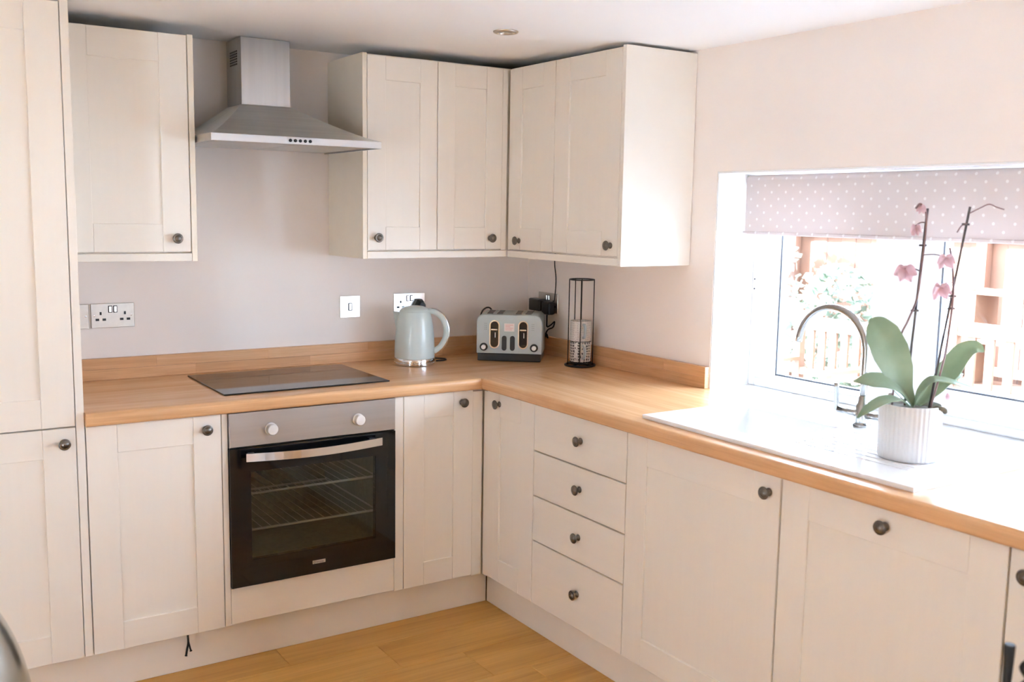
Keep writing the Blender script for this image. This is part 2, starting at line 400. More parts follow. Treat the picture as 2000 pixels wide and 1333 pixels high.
# ------------------------------------------------------------------ doors, knobs, cabinets
kb = lathe(NB(), [(.011, 0), (.011, .002), (.0085, .004), (.0055, .006), (.005, .014), (.008, .0175), (.0155, .0185), (.0172, .0205), (.0165, .0228), (.0130, .0242), (.0122, .0236), (.0108, .0255), (.006, .0285), (0, .0297)], 28)
KNOB = bpy.data.meshes.new('knob'); kb.to_mesh(KNOB); kb.free(); KNOB.materials.append(MATS['pewter'])
for p in KNOB.polygons: p.use_smooth = True
def knob(parent, run, a, d, z):
    if run == 'b': return inst('knob', KNOB, parent, (a, -d, z), (R(90), 0, 0))
    return inst('knob', KNOB, parent, (-d, a, z), (0, R(-90), 0))
def rb(run, a0, a1, d0, d1, z0, z1):
    return (a0, a1, -d1, -d0, z0, z1) if run == 'b' else (-d1, -d0, a0, a1, z0, z1)
def door(parent, run, a0, a1, z0, z1, d, kn=None, sw=.088, rw=.088):
    """shaker door: recessed panel with two stiles and two rails, front face at distance d from the wall"""
    dr = bobj('door', 'door_v', parent, *rb(run, a0+sw-.006, a1-sw+.006, d-.016, d-.0065, z0+rw-.006, z1-rw+.006))
    hm = 'door_hx' if run == 'b' else 'door_hy'
    bobj('stile', 'door_v', dr, *rb(run, a0, a0+sw, d-.02, d, z0, z1), bevel=.0012)
    bobj('stile', 'door_v', dr, *rb(run, a1-sw, a1, d-.02, d, z0, z1), bevel=.0012)
    bobj('rail', hm, dr, *rb(run, a0+sw+.0003, a1-sw-.0003, d-.02, d-.0002, z0, z0+rw), bevel=.0012)
    bobj('rail', hm, dr, *rb(run, a0+sw+.0003, a1-sw-.0003, d-.02, d-.0002, z1-rw, z1), bevel=.0012)
    if kn: knob(dr, run, kn[0], d, kn[1])
    return dr
F, ZD, ZT = .588, .146, .8645        # base door plane, bottom, top
def cab(name, label, cat, run, a0, a1, z0, z1, depth, group=None, top=None):
    c = (a0+a1)/2
    t = thing(name, label, cat, (c, -depth/2, z0) if run == 'b' else (-depth/2, c, z0), group)
    bobj('body', 'carcass', t, *rb(run, a0, a1, .003, depth, z0, top or z1), bevel=.001)
    return t
BD = F-.022
# tall unit
t = cab('tall_cabinet', 'tall full-height cream cabinet with one door above another, beside the worktop end', 'cabinet', 'b', -2.612, -2.016, ZD, 2.098, BD)
door(t, 'b', -2.611, -2.017, ZD, .868, F, (-2.051, .823), sw=.091)
door(t, 'b', -2.611, -2.017, .872, 2.098, F, None, sw=.091)
bobj('end_panel', 'carcass', t, -2.0145, -1.9915, -F, -.003, ZD, 2.1045, bevel=.001)
G = 'cream base cabinets under the worktop'
t = cab('base_cabinet', 'single-door cream base cabinet between the tall cabinet and the oven', 'cabinet', 'b', -1.989, -1.581, ZD, .866, BD, G)
door(t, 'b', -1.988, -1.582, ZD, ZT, F, (-1.630, .821))
# oven housing
t = thing('oven_housing', 'cream surround of side strips and bottom panel framing the built-in oven', 'cabinet', (-1.26, -.3, ZD), G)
bobj('side_panel', 'carcass', t, -1.579, -1.5605, -F, -.003, ZD, ZT, bevel=.001)
bobj('side_panel', 'carcass', t, -.9615, -.9255, -F, -.003, ZD, ZT, bevel=.001)
bobj('filler_panel', 'door_hx', t, -1.559, -.963, -F+.001, -F+.022, ZD+.004, .272, bevel=.001)
t = cab('base_cabinet', 'single-door cream base cabinet between the oven and the inner corner', 'cabinet', 'b', -.9235, -.004, ZD, .866, BD, G)
door(t, 'b', -.923, -.635, ZD, ZT, F, (-.682, .823), sw=.082)
bobj('corner_post', 'carcass', t, -.633, -.590, -F+.004, -F+.03, ZD-.006, ZT-.006, bevel=.001)
t = cab('base_cabinet', 'narrow cream base cabinet between the inner corner and the stack of drawers', 'cabinet', 'r', -.926, -.60, ZD, .866, BD, G)
door(t, 'r', -.925, -.617, ZD, ZT, F, (-.699, .825), sw=.085)
bobj('corner_post', 'carcass', t, -F+.004, -F+.03, -.615, -.5855, ZD-.006, ZT-.006, bevel=.001)
t = cab('drawer_unit', 'cream unit with four plain drawers and round dark knobs', 'drawers', 'r', -1.430, -.9275, ZD, .866, BD, G)
zs = [ZD, .376, .539, .700, ZT]
for (z0, z1), kz in zip(zip(zs, zs[1:]), (.266, .462, .625, .788)):
    d = bobj('drawer', 'door_hy', t, -F, -F+.02, -1.4295, -.9285, z0+.0025 if z0 > .2 else z0, z1-.0025 if z1 < .8 else z1, bevel=.0012)
    knob(d, 'r', -1.196, F, kz)
t = cab('base_cabinet', 'wide cream base cabinet door beneath the sink bowl, knob at its upper corner', 'cabinet', 'r', -2.0435, -1.432, ZD, .866, BD, G, top=.70)
door(t, 'r', -2.042, -1.433, ZD, ZT, F, (-2.004, .818), sw=.09)
t = cab('dishwasher', 'integrated dishwasher behind a wide cream door with knob centred on its top rail', 'dishwasher', 'r', -2.652, -2.0455, ZD, .866, BD)
door(t, 'r', -2.650, -2.048, ZD, ZT, F, (-2.356, .824), sw=.086)
t = cab('base_cabinet', 'cream base cabinet past the integrated dishwasher at the end of the worktop', 'cabinet', 'r', -3.158, -2.654, ZD, .866, BD, G)
door(t, 'r', -3.157, -2.655, ZD, ZT, F, (-2.697, .816), sw=.088)
# plinths
struct(bobj('baseboard_back', 'carcass', None, -2.612, -.530, -.527, -.510, .0005, ZD-.001, bevel=.001))
struct(bobj('baseboard_right', 'carcass', None, -.527, -.510, -3.158, -.5285, .0005, ZD-.001, bevel=.001))
t = tag(obj('cable_end', tube(tube(NB(), spline([(-1.697, -.558, .144), (-1.696, -.560, .11), (-1.700, -.558, .085), (-1.703, -.556, .063)]), [.0035]*24+[.005], 6),
    spline([(-1.696, -.560, .115), (-1.692, -.561, .095), (-1.688, -.560, .078)]), [.003]*16+[.005], 6), 'black_rubber'),
    'frayed black cable end hanging below the door beside the oven', 'cable')

# wall cabinets
WD, WZB, WZT = .325, 1.345, 2.094
GW = 'cream wall cabinets'
def wall_cab(label, run, a0, a1, z1=WZT): return cab('wall_cabinet', label, 'cabinet', run, a0, a1, WZB+.028, z1, WD-.022, GW)
t = wall_cab('single cream wall cabinet between the tall cabinet and the extractor hood', 'b', -1.990, -1.588, 2.089)
door(t, 'b', -1.988, -1.590, 1.377, 2.085, WD, (-1.638, 1.422), sw=.09, rw=.092)
bobj('end_panel', 'carcass_side', t, -1.5865, -1.5685, -WD, -.003, WZB, 2.089, bevel=.001)
bobj('light_rail', 'door_hx', t, -1.990, -1.587, -WD+.001, -WD+.02, WZB+.001, WZB+.027, bevel=.001)
t = wall_cab('two-door cream wall cabinet right beside the extractor hood', 'b', -.942, -.003)
door(t, 'b', -.941, -.649, 1.378, 2.088, WD, (-.904, 1.424), sw=.074, rw=.086)
door(t, 'b', -.646, -.355, 1.378, 2.088, WD, (-.406, 1.422), sw=.074, rw=.086)
bobj('end_panel', 'carcass_side', t, -.9605, -.943, -WD, -.003, WZB, WZT, bevel=.001)
bobj('corner_post', 'carcass', t, -.353, -.328, -WD+.003, -WD+.02, 1.374, 2.086, bevel=.001)
bobj('light_rail', 'door_hx', t, -.942, -.326, -WD+.001, -WD+.02, WZB+.001, WZB+.027, bevel=.001)
t = wall_cab('two-door cream wall cabinet whose white end panel faces the window', 'r', -1.031, -.306)
door(t, 'r', -.640, -.342, 1.378, 2.088, WD, (-.412, 1.414), sw=.076, rw=.086)
door(t, 'r', -1.030, -.643, 1.378, 2.088, WD, (-.992, 1.416), sw=.09, rw=.086)
bobj('end_panel', 'carcass', t, -WD, -.002, -1.051, -1.032, WZB, WZT, bevel=.001)
bobj('corner_post', 'carcass', t, -WD+.003, -WD+.02, -.340, -.3265, 1.374, 2.086, bevel=.001)
bobj('light_rail', 'door_hy', t, -WD+.001, -WD+.02, -1.031, -.326, WZB+.001, WZB+.027, bevel=.001)

# ------------------------------------------------------------------ worktops and upstands
def edge_profile(r=.011, n=5):                # (outward depth, z) of the rounded front nosing
    pts = []
    for i in range(n+1): a = math.pi/2*i/n; pts.append((W-r+r*math.sin(a), H-r+r*math.cos(a)))
    for i in range(n+1): a = math.pi/2*i/n; pts.append((W-r+r*math.cos(a), H-T+r-r*math.sin(a)))
    return pts
def nosing(bm, run, a0, a1, dback):
    pr = [(dback, H)] + edge_profile() + [(dback, H-T)]
    f = (lambda a, d, z: (a, -d, z)) if run == 'b' else (lambda a, d, z: (-d, a, z))
    A = [bm.verts.new(f(a0, d, z)) for d, z in pr]; B = [bm.verts.new(f(a1, d, z)) for d, z in pr]; n = len(pr)
    for i in range(n): bm.faces.new((A[i], A[(i+1) % n], B[(i+1) % n], B[i]))
    bm.faces.new(A); bm.faces.new(list(reversed(B)))
Z0 = H-T
bm = NB(); nosing(bm, 'b', -1.990, -W, .5); box(bm, -1.990, -W, -.5, -.002, Z0, H); box(bm, -W, -.002, -W, -.002, Z0, H)
tag(obj('worktop', bm, 'worktop_x', smooth=30), 'oak worktop along the back wall carrying the hob, kettle and toaster', 'worktop', 'oak worktops')
bm = NB(); nosing(bm, 'r', -3.160, -W-.0005, .53)
SBX0, SBX1, SBY0, SBY1 = -.49, -.15, -1.91, -1.50
box(bm, -.53, -.002, SBY1, -W-.0005, Z0, H); box(bm, -.53, SBX0, SBY0, SBY1, Z0, H); box(bm, SBX1, -.002, SBY0, SBY1, Z0, H); box(bm, -.53, -.002, -3.160, SBY0, Z0, H)
tag(obj('worktop', bm, 'worktop_y', smooth=30), 'oak worktop under the window with the white sink set into it', 'worktop', 'oak worktops')
def upstand(label, run, a0, a1, cuts):
    c = (a0+a1)/2; t = thing('upstand', label, 'upstand', (c, -.01, H) if run == 'b' else (-.01, c, H), 'oak upstands')
    hh = .0776; mat = 'upstand_x' if run == 'b' else 'upstand_y'
    for row, (f0, f1) in enumerate(((0, .5), (.5, 1))):
        xs = [a0] + sorted(cuts[row]) + [a1]
        for p, q in zip(xs, xs[1:]): bobj('stave', mat, t, *rb(run, p+.0001, q-.0001, .001, .02, H+.0005+f0*hh, H+f1*hh-.0001), bevel=.0004)
upstand('oak upstand strip along the back wall behind the hob and kettle', 'b', -1.990, -.002, ([-1.50, -1.05, -.45], [-1.93, -1.64, -1.22, -.8, -.3]))
upstand('oak upstand strip along the right wall ending at the window', 'r', -1.171, -.022, ([-.7, -.35], [-.95, -.5]))

# ------------------------------------------------------------------ hob, oven, hood
t = thing('induction_hob', 'black glass hob set into the oak worktop above the oven', 'hob', (-1.246, -.3, H))
bobj('glass_plate', 'hob_glass', t, -1.548, -.944, -.518, -.080, H+.0005, H+.0055, bevel=.002, seg=2)


OY = -.600
t = thing('built_in_oven', 'built-in single oven with steel control panel and black glass door', 'oven', (-1.261, -.35, .275))
bm = NB()                                     # cavity shell
ox0, ox1, oz0, oz1 = -1.552, -.970, .276, .866
box(bm, ox0, ox0+.04, -.575, -.03, oz0, oz1); box(bm, ox1-.04, ox1, -.575, -.03, oz0, oz1)
box(bm, ox0+.04, ox1-.04, -.575, -.03, .74, oz1); box(bm, ox0+.04, ox1-.04, -.575, -.03, oz0, .335); box(bm, ox0+.04, ox1-.04, -.06, -.03, .335, .74)
obj('cavity', bm, 'oven_enamel', t)
cp = bobj('control_panel', 'steel_panel', t, -1.559, -.963, OY, -.577, .752, .866, bevel=.0015)
for kx in (-1.420, -1.107):
    obj('dial', lathe(NB(), [(.021, 0), (.021, .004), (.0185, .006), (.0185, .020), (.0165, .023), (0, .0235)], 28, Matrix.Translation((kx, OY-.0005, .803)) @ Matrix.Rotation(R(90), 4, 'X')), 'knob_white', cp, 40)
gx0, gx1, gz0, gz1 = -1.490, -1.040, .365, .665
bm = NB()
box(bm, -1.559, gx0, OY, -.577, .277, .747); box(bm, gx1, -.963, OY, -.577, .277, .747); box(bm, gx0, gx1, OY, -.577, gz1, .747); box(bm, gx0, gx1, OY, -.577, .277, gz0)
dr = obj('oven_door', bm, 'black_gloss', t)
bobj('door_glass', 'oven_glass', dr, gx0, gx1, OY+.0012, OY+.005, gz0, gz1)
hp = [(-1.515+.485*i/16, -.628-.014*math.sin(math.pi*i/16), .7225-.006*math.sin(math.pi*i/16)) for i in range(17)]
bm = NB(); A = []
for x, y, z in hp: A.append([bm.verts.new((x, y+dy, z+dz)) for dy, dz in ((-.006, -.0135), (-.006, .0135), (.004, .0135), (.004, -.0135))])
for a, b in zip(A, A[1:]):
    for i in range(4): bm.faces.new((a[i], a[(i+1) % 4], b[(i+1) % 4], b[i]))
bm.faces.new(A[0]); bm.faces.new(A[-1])
hd = obj('handle', bm, 'chrome', dr)
for mx in (-1.50, -1.065): bobj('handle_mount', 'black_plastic', dr, mx, mx+.02, -.626, OY, .714, .731)
bd = bobj('badge', 'badge', dr, -1.279, -1.232, OY-.0015, OY, .3115, .3235, bevel=.0004)
obj('badge_ring', ring(NB(), (-1.272, OY-.0016, .3175), .0036, .0007, 'Y', 20, 6), 'badge_print', dr)
fc = bpy.data.curves.new('lettering', 'FONT'); fc.body = 'lamona'; fc.size = .0092; fc.extrude = .0003; fc.align_y = 'CENTER'
fo = bpy.data.objects.new('lettering', fc); COL.objects.link(fo)
dg = bpy.context.evaluated_depsgraph_get(); fm = bpy.data.meshes.new_from_object(fo.evaluated_get(dg)); bpy.data.objects.remove(fo)
fm.materials.clear(); fm.materials.append(MATS['badge_print']); inst('lettering', fm, dr, (-1.266, OY-.0017, .3172), (R(90), 0, 0))
for zr in (.580, .455):
    rk = NB()
    for y in (-.56, -.08): tube(rk, [(-1.511, y, zr), (-1.011, y, zr)], .0042, 6)
    for x in (-1.505, -1.017): tube(rk, [(x, -.56, zr), (x, -.08, zr)], .003, 6)
    for i in range(14): x = -1.47+i*.032; tube(rk, [(x, -.56, zr), (x, -.08, zr)], .0014, 5)
    obj('wire_shelf', rk, 'shelf_wire', t, True)

t = thing('extractor_hood', 'stainless steel chimney extractor hood mounted above the hob', 'extractor hood', (-1.265, -.2, 1.74))
hx0, hx1, hy = -1.5645, -.9645, -.492
czt = ceil_z(-.165)-.001
ch = bobj('chimney', 'steel_v', t, -1.356, -1.174, -.165, -.002, 1.893, ceil_z(-.165)-.002, bevel=.0015)
gr = NB()
for i in range(6): box(gr, -1.3575, -1.3555, -.125, -.045, 2.035+i*.009, 2.040+i*.009)
obj('vent_slot', gr, 'black_plastic', ch)
bm = NB()                                     # flared canopy, slightly concave
for i in range(9):
    s = i/8; k = s**1.18
    x0 = hx0+.004+(-1.358-hx0-.004)*s; x1 = hx1-.004+(-1.172-hx1+.004)*s; y0 = hy+.004+(-.167-hy-.004)*s
    z = 1.7655+(1.893-1.7655)*k
    row = [bm.verts.new(v) for v in ((x0, -.002, z), (x0, y0, z), (x1, y0, z), (x1, -.002, z))]
    if i == 0: bm.faces.new(row)
    else:
        for j in range(4): bm.faces.new((prev[j], prev[(j+1) % 4], row[(j+1) % 4], row[j]))
    prev = row
bm.faces.new(prev)
obj('canopy', bm, 'steel_dark', t)
bm = NB(); box(bm, hx0, hx1, hy, hy+.018, 1.740, 1.765, bevel=.001); box(bm, hx0, hx0+.012, hy+.018, -.002, 1.740, 1.765); box(bm, hx1-.012, hx1, hy+.018, -.002, 1.740, 1.765)
bd_ = obj('rim', bm, 'steel_h', t)
for (fx0, fx1) in ((hx0+.03, -1.268), (-1.262, hx1-.03)): bobj('filter', 'steel_h', t, fx0, fx1, hy+.06, -.04, 1.742, 1.748, bevel=.001)
bobj('underside', 'steel_h', t, hx0+.0125, hx1-.0125, hy+.0185, -.003, 1.749, 1.755)
for i in range(5): obj('button', lathe(NB(), [(.0055, 0), (.0055, .003), (.004, .0042), (0, .0042)], 14, Matrix.Translation((-1.300+i*.0175, hy-.0002, 1.7525)) @ Matrix.Rotation(R(90), 4, 'X')), 'black_plastic', bd_)

# ------------------------------------------------------------------ sockets and switches
def plate_frame(run, a0, a1, z0, z1, mat, t):
    bobj('plate', mat, t, *rb(run, a0, a1, .0005, .0045, z0, z1), bevel=.0015)
def pins(run, a, z, t):
    for da, dz, w_, h_ in ((0, .0135, .0048, .0075), (-.0115, -.0085, .0085, .0058), (.0115, -.0085, .0085, .0058)):
        bobj('pin_hole', 'black_plastic', t, *rb(run, a+da-w_/1.4, a+da+w_/1.4, .0044, .0049, z+dz-h_/1.4, z+dz+h_/1.4))
def rocker(run, a, z, t, big=1.0):
    s = bobj('rocker', 'black_plastic', t, *rb(run, a-.0068*big, a+.0068*big, .0044, .0065, z-.0125*big, z+.0125*big), bevel=.0008)
    bobj('rocker_face', 'polished_plate', s, *rb(run, a-.0045*big, a+.0045*big, .0064, .0085, z-.0100*big, z+.0100*big), bevel=.0008)
def screws(run, a0, a1, z, t):
    for a in (a0+.011, a1-.011):
        M = Matrix.Translation((a, -.0044, z)) @ Matrix.Rotation(R(90), 4, 'X') if run == 'b' else Matrix.Translation((-.0044, a, z)) @ Matrix.Rotation(R(-90), 4, 'Y')
        obj('screw', lathe(NB(), [(.0035, 0), (.003, .0008), (0, .001)], 12, M), 'polished_plate', t)
def dbl_socket(label, run, a0, z0, mat):
    a1 = a0+.147; c = (a0+a1)/2; z1 = z0+.087
    t = thing('double_socket', label, 'socket', (c, -.002, z0) if run == 'b' else (-.002, c, z0), 'double wall sockets')
    plate_frame(run, a0, a1, z0, z1, mat, t)
    for s in (-1, 1): pins(run, c+s*.041, z0+.038, t); rocker(run, c+s*.0085, z0+.066, t)
    screws(run, a0, a1, z0+.0435, t); return t
dbl_socket('brushed steel double socket on the wall beside the tall cabinet', 'b', -1.857, 1.0955, 'brushed_plate')
dbl_socket('shiny double socket on the wall right behind the kettle', 'b', -.675, 1.095, 'polished_plate')
dbl_socket('double socket on the right wall holding a bulky black plug', 'r', -.240, 1.091, 'brushed_plate')
t = thing('switch_plate', 'brushed steel plate half hidden next to the socket by the tall cabinet', 'switch', (-1.905, -.002, 1.095), 'wall switches')
plate_frame('b', -1.950, -1.863, 1.0945, 1.1815, 'brushed_plate', t); screws('b', -1.950, -1.863, 1.138, t); rocker('b', -1.9065, 1.138, t)
t = thing('switch_plate', 'square polished switch plate with one rocker between hood and kettle socket', 'switch', (-.870, -.002, 1.091), 'wall switches')
plate_frame('b', -.915, -.827, 1.091, 1.179, 'polished_plate', t); screws('b', -.915, -.827, 1.135, t); rocker('b', -.871, 1.135, t, 1.25)
# plugs
def plug_body(bm, c, n, sx, sz, d):
    pass
t = thing('plug', 'black mains plug pushed into the socket behind the kettle', 'plug', (-.560, -.03, 1.125), 'mains plugs')
bm = NB(); A = []
for d, s in ((.0055, 1.0), (.02, 1.0), (.034, .82), (.042, .55)):
    A.append([bm.verts.new((-.560+s*x, -d, 1.128+s*z)) for x, z in ((-.025, -.025), (.025, -.025), (.025, .006), (.010, .029), (-.010, .029), (-.025, .006))])
for a, b in zip(A, A[1:]):
    for i in range(6): bm.faces.new((a[i], a[(i+1) % 6], b[(i+1) % 6], b[i]))
bm.faces.new(A[0]); bm.faces.new(A[-1]); obj('body', bm, 'black_plastic', t)
obj('cord', tube(NB(), spline([(-.560, -.03, 1.105), (-.562, -.033, 1.06), (-.565, -.032, 1.0), (-.60, -.045, .935), (-.62, -.06, .9135), (-.59, -.075, .9135), (-.535, -.09, .9135), (-.500, -.125, .9135), (-.515, -.16, .9135), (-.56, -.165, .9135)], 8), .003, 6), 'black_rubber', t, True)
t = thing('plug_adaptor', 'bulky black adaptor block plugged into the right wall socket behind the toaster', 'plug', (-.03, -.15, 1.09), 'mains plugs')
bobj('body', 'black_plastic', t, -.048, -.0055, -.160, -.078, 1.097, 1.150, bevel=.006, seg=2)
bobj('plug_top', 'black_plastic', t, -.042, -.0055, -.226, -.168, 1.086, 1.142, bevel=.008, seg=2)
obj('cord', tube(NB(), spline([(-.03, -.199, 1.092), (-.035, -.205, 1.06), (-.04, -.215, 1.035), (-.036, -.238, 1.045), (-.03, -.255, 1.06), (-.03, -.245, 1.035), (-.034, -.215, 1.022), (-.036, -.200, 1.00), (-.035, -.215, .985), (-.034, -.205, 1.0), (-.03, -.19, .995), (-.027, -.17, .96), (-.027, -.15, .93)], 6), .0034, 6), 'black_rubber', t, True)
tag(obj('thin_cable', tube(NB(), spline([(-.012, -.226, 1.372), (-.012, -.222, 1.31), (-.011, -.232, 1.25), (-.0095, -.229, 1.20), (-.012, -.226, 1.145)]), .0025, 6), 'black_rubber', None, True),
    'thin black cable dropping from the wall cabinet to the corner socket', 'cable')

# ------------------------------------------------------------------ kettle
KX, KY = -.667, -.178
rt = Vector((.837, -.547, 0)); fw = Vector((.547, .837, 0))
t = thing('kettle', 'pale blue-green electric kettle with curved handle standing on its chrome base', 'kettle', (KX, KY, H))
M = Matrix.Translation((KX, KY, 0))
obj('base', lathe(NB(), [(.078, H+.0005), (.0825, H+.003), (.0825, H+.010), (.0805, H+.012), (.0805, H+.0135), (.0825, H+.0155), (.0825, H+.026), (.081, H+.028), (0, H+.028)], 48, M), 'chrome', t, 40)
bd = obj('jug', lathe(NB(), [(.0805, H+.0285), (.0808, H+.04), (.0805, H+.07), (.0785, H+.11), (.0745, H+.15), (.069, H+.185), (.0635, H+.207), (.0605, H+.215)], 56, M), 'kettle_enamel', t, 40)
obj('lid', lathe(NB(), [(.0600, H+.2155), (.0595, H+.219), (.050, H+.229), (.034, H+.2345), (.033, H+.2335), (.020, H+.2365), (0, H+.2375)], 48, M), 'kettle_enamel', t, 60)
bm = NB()                                     # spout, left of the jug
sp = Vector((KX, KY, 0)) - rt*.055
def P(o, r_, f_, z): return Vector((KX, KY, 0)) + rt*r_ + fw*f_ + Vector((0, 0, z))
a = [bm.verts.new(P(0, -.0600, -.024, H+.213)), bm.verts.new(P(0, -.0885, 0, H+.214)), bm.verts.new(P(0, -.0600, .024, H+.213)), bm.verts.new(P(0, -.0745, 0, H+.140)), bm.verts.new(P(0, -.050, 0, H+.212))]
for f in ((0, 1, 3), (1, 2, 3), (0, 4, 1), (4, 2, 1), (0, 3, 4), (2, 4, 3)): bm.faces.new([a[i] for i in f])
obj('spout', bm, 'kettle_enamel', bd)
hp = spline([P(0, .052, 0, H+.216), P(0, .080, 0, H+.213), P(0, .110, 0, H+.190), P(0, .126, 0, H+.150), P(0, .124, 0, H+.110), P(0, .106, 0, H+.075), P(0, .078, 0, H+.053)], 6)
hd = obj('handle', tube(NB(), hp, .0115, 12), 'kettle_enamel', t, True)
c0 = Vector((KX, KY, H+.135))
obj('handle_trim', tube(NB(), [p + (p-c0).normalized()*.0095 for p in hp[2:-3]], .006, 8), 'chrome', hd, True)

# ------------------------------------------------------------------ toaster
tf = Vector((.626, .780, 0)); tr = Vector((.780, -.626, 0)); FL = Vector((-.402, -.222, 0)); TW, TD = .272, .205
TC = FL + tr*TW/2 + tf*TD/2
t = thing('toaster', 'grey-blue four-slice toaster with black base in the corner', 'toaster', (TC.x, TC.y, H+.001))
t.rotation_euler = (0, 0, math.atan2(tr.y, tr.x))
def tl(name, bm, mat, parent, smooth=False):       # local builder: x along the front, -y towards the viewer, z up from worktop
    bmesh.ops.recalc_face_normals(bm, faces=bm.faces); me = bpy.data.meshes.new(name); bm.to_mesh(me); bm.free(); me.materials.append(MATS[mat])
    if smooth:
        for p in me.polygons: p.use_smooth = True
        if smooth is not True: me.set_sharp_from_angle(angle=R(smooth))
    o = bpy.data.objects.new(name, me); COL.objects.link(o); o.parent = parent; return o
hw, hd2 = TW/2, TD/2
tl('base', box(NB(), -hw+.004, hw-.004, -hd2+.003, hd2-.003, .0005, .034, bevel=.004, seg=2), 'black_plastic', t)
bm = NB(); prof = []                          # body: rounded-top front outline extruded front to back
r = .030
prof = [(-hw, .034)] + [(-hw+r-r*math.cos(a), .195-r+r*math.sin(a)) for a in [math.pi/2*i/6 for i in range(7)]]
prof += [(-x, z) for x, z in reversed(prof)]
A = []
for y, s in ((-hd2, .985), (-hd2+.004, 1), (hd2-.012, 1), (hd2, .97)):
    A.append([bm.verts.new((x*s, y, .034+(z-.034)*s)) for x, z in prof])
for a, b in zip(A, A[1:]):
    for i in range(len(prof)): j = (i+1) % len(prof); bm.faces.new((a[i], a[j], b[j], b[i]))
bm.faces.new(A[0]); bm.faces.new(A[-1])
bd = tl('body', bm, 'toaster_enamel', t, 35)
def oval(bm, cx, z0, z1, w_, y0, y1, n=10):
    r_ = w_/2; pts = [(cx+r_*math.cos(a), z1-r_+r_*math.sin(a)) for a in [math.pi*i/n for i in range(n+1)]] + [(cx+r_*math.cos(a), z0+r_+r_*math.sin(a)) for a in [math.pi+math.pi*i/n for i in range(n+1)]]
    A = [bm.verts.new((x, y0, z)) for x, z in pts]; B = [bm.verts.new((x, y1, z)) for x, z in pts]; k = len(pts)
    for i in range(k): bm.faces.new((A[i], A[(i+1) % k], B[(i+1) % k], B[i]))
    bm.faces.new(A); bm.faces.new(list(reversed(B))); return bm
for cx in (-.061, .058):
    bz = tl('lever_bezel', oval(NB(), cx, .054, .172, .042, -hd2-.003, -hd2+.004), 'chrome', bd)
    tl('lever_panel', oval(NB(), cx, .059, .167, .033, -hd2-.0045, -hd2), 'black_gloss', bz)
    tl('lever', box(NB(), cx-.014, cx+.014, -hd2-.014, -hd2-.004, .130, .137, bevel=.002), 'polished_plate', bd)
    tl('lever_slot', box(NB(), cx+.002, cx+.005, -hd2-.0055, -hd2-.004, .100, .121), 'steel_h', bz)
for cx in (-.020, .014): tl('button', oval(NB(), cx, .046, .108, .020, -hd2-.004, -hd2+.002), 'black_plastic', bd)
for cx in (-.105, .104):
    k = tl('dial', lathe(NB(), [(.0165, 0), (.0165, .005), (.0145, .007), (0, .007)], 28, Matrix.Translation((cx, -hd2-.0003, .060)) @ Matrix.Rotation(R(90), 4, 'X')), 'black_plastic', bd)
    tl('dial_cap', lathe(NB(), [(.0095, 0), (.0095, .010), (.008, .012), (0, .012)], 24, Matrix.Translation((cx, -hd2-.007, .060)) @ Matrix.Rotation(R(90), 4, 'X')), 'knob_white', k)
st = tl('sticker', box(NB(), -.021, .021, -hd2-.0006, -hd2+.001, .126, .159), 'sticker', bd)
bm = NB()
for i, (x0, x1) in enumerate(((-.016, .016), (-.016, .004), (-.016, .016), (-.016, .011))): box(bm, x0, x1, -hd2-.0009, -hd2-.0005, .1515-i*.0065, .1535-i*.0065)
tl('print', bm, 'sticker_print', st)
bm = NB()
for zz in range(4):
    for s in (-1, 1):
        for q in range(2): box(bm, s*.095+q*.006*s-.001, s*.095+q*.006*s+.001, -hd2-.0004, -hd2+.001, .132+zz*.008, .135+zz*.008)
tl('setting_marks', bm, 'gasket', bd)
for cx in (-.083, -.042, .035, .076):
    tl('slot', box(NB(), cx-.012, cx+.012, -hd2+.03, hd2-.03, .188, .1962, bevel=.001), 'black_plastic', bd)
    bm = NB(); box(bm, cx-.0145, cx-.0122, -hd2+.028, hd2-.028, .19, .1985); box(bm, cx+.0122, cx+.0145, -hd2+.028, hd2-.028, .19, .1985); tl('slot_trim', bm, 'chrome', bd)
tl('cord', tube(NB(), spline([(-.06, hd2+.002, .05), (-.085, hd2+.010, .15), (-.105, hd2-.01, .203), (-.135, hd2-.04, .19), (-.146, hd2-.07, .12), (-.148, hd2-.08, .06), (-.146, hd2-.07, .022), (-.140, hd2-.05, .009), (-.12, hd2-.01, .009), (-.10, hd2+.008, .009)], 6), .0035, 6), 'black_rubber', t, True)

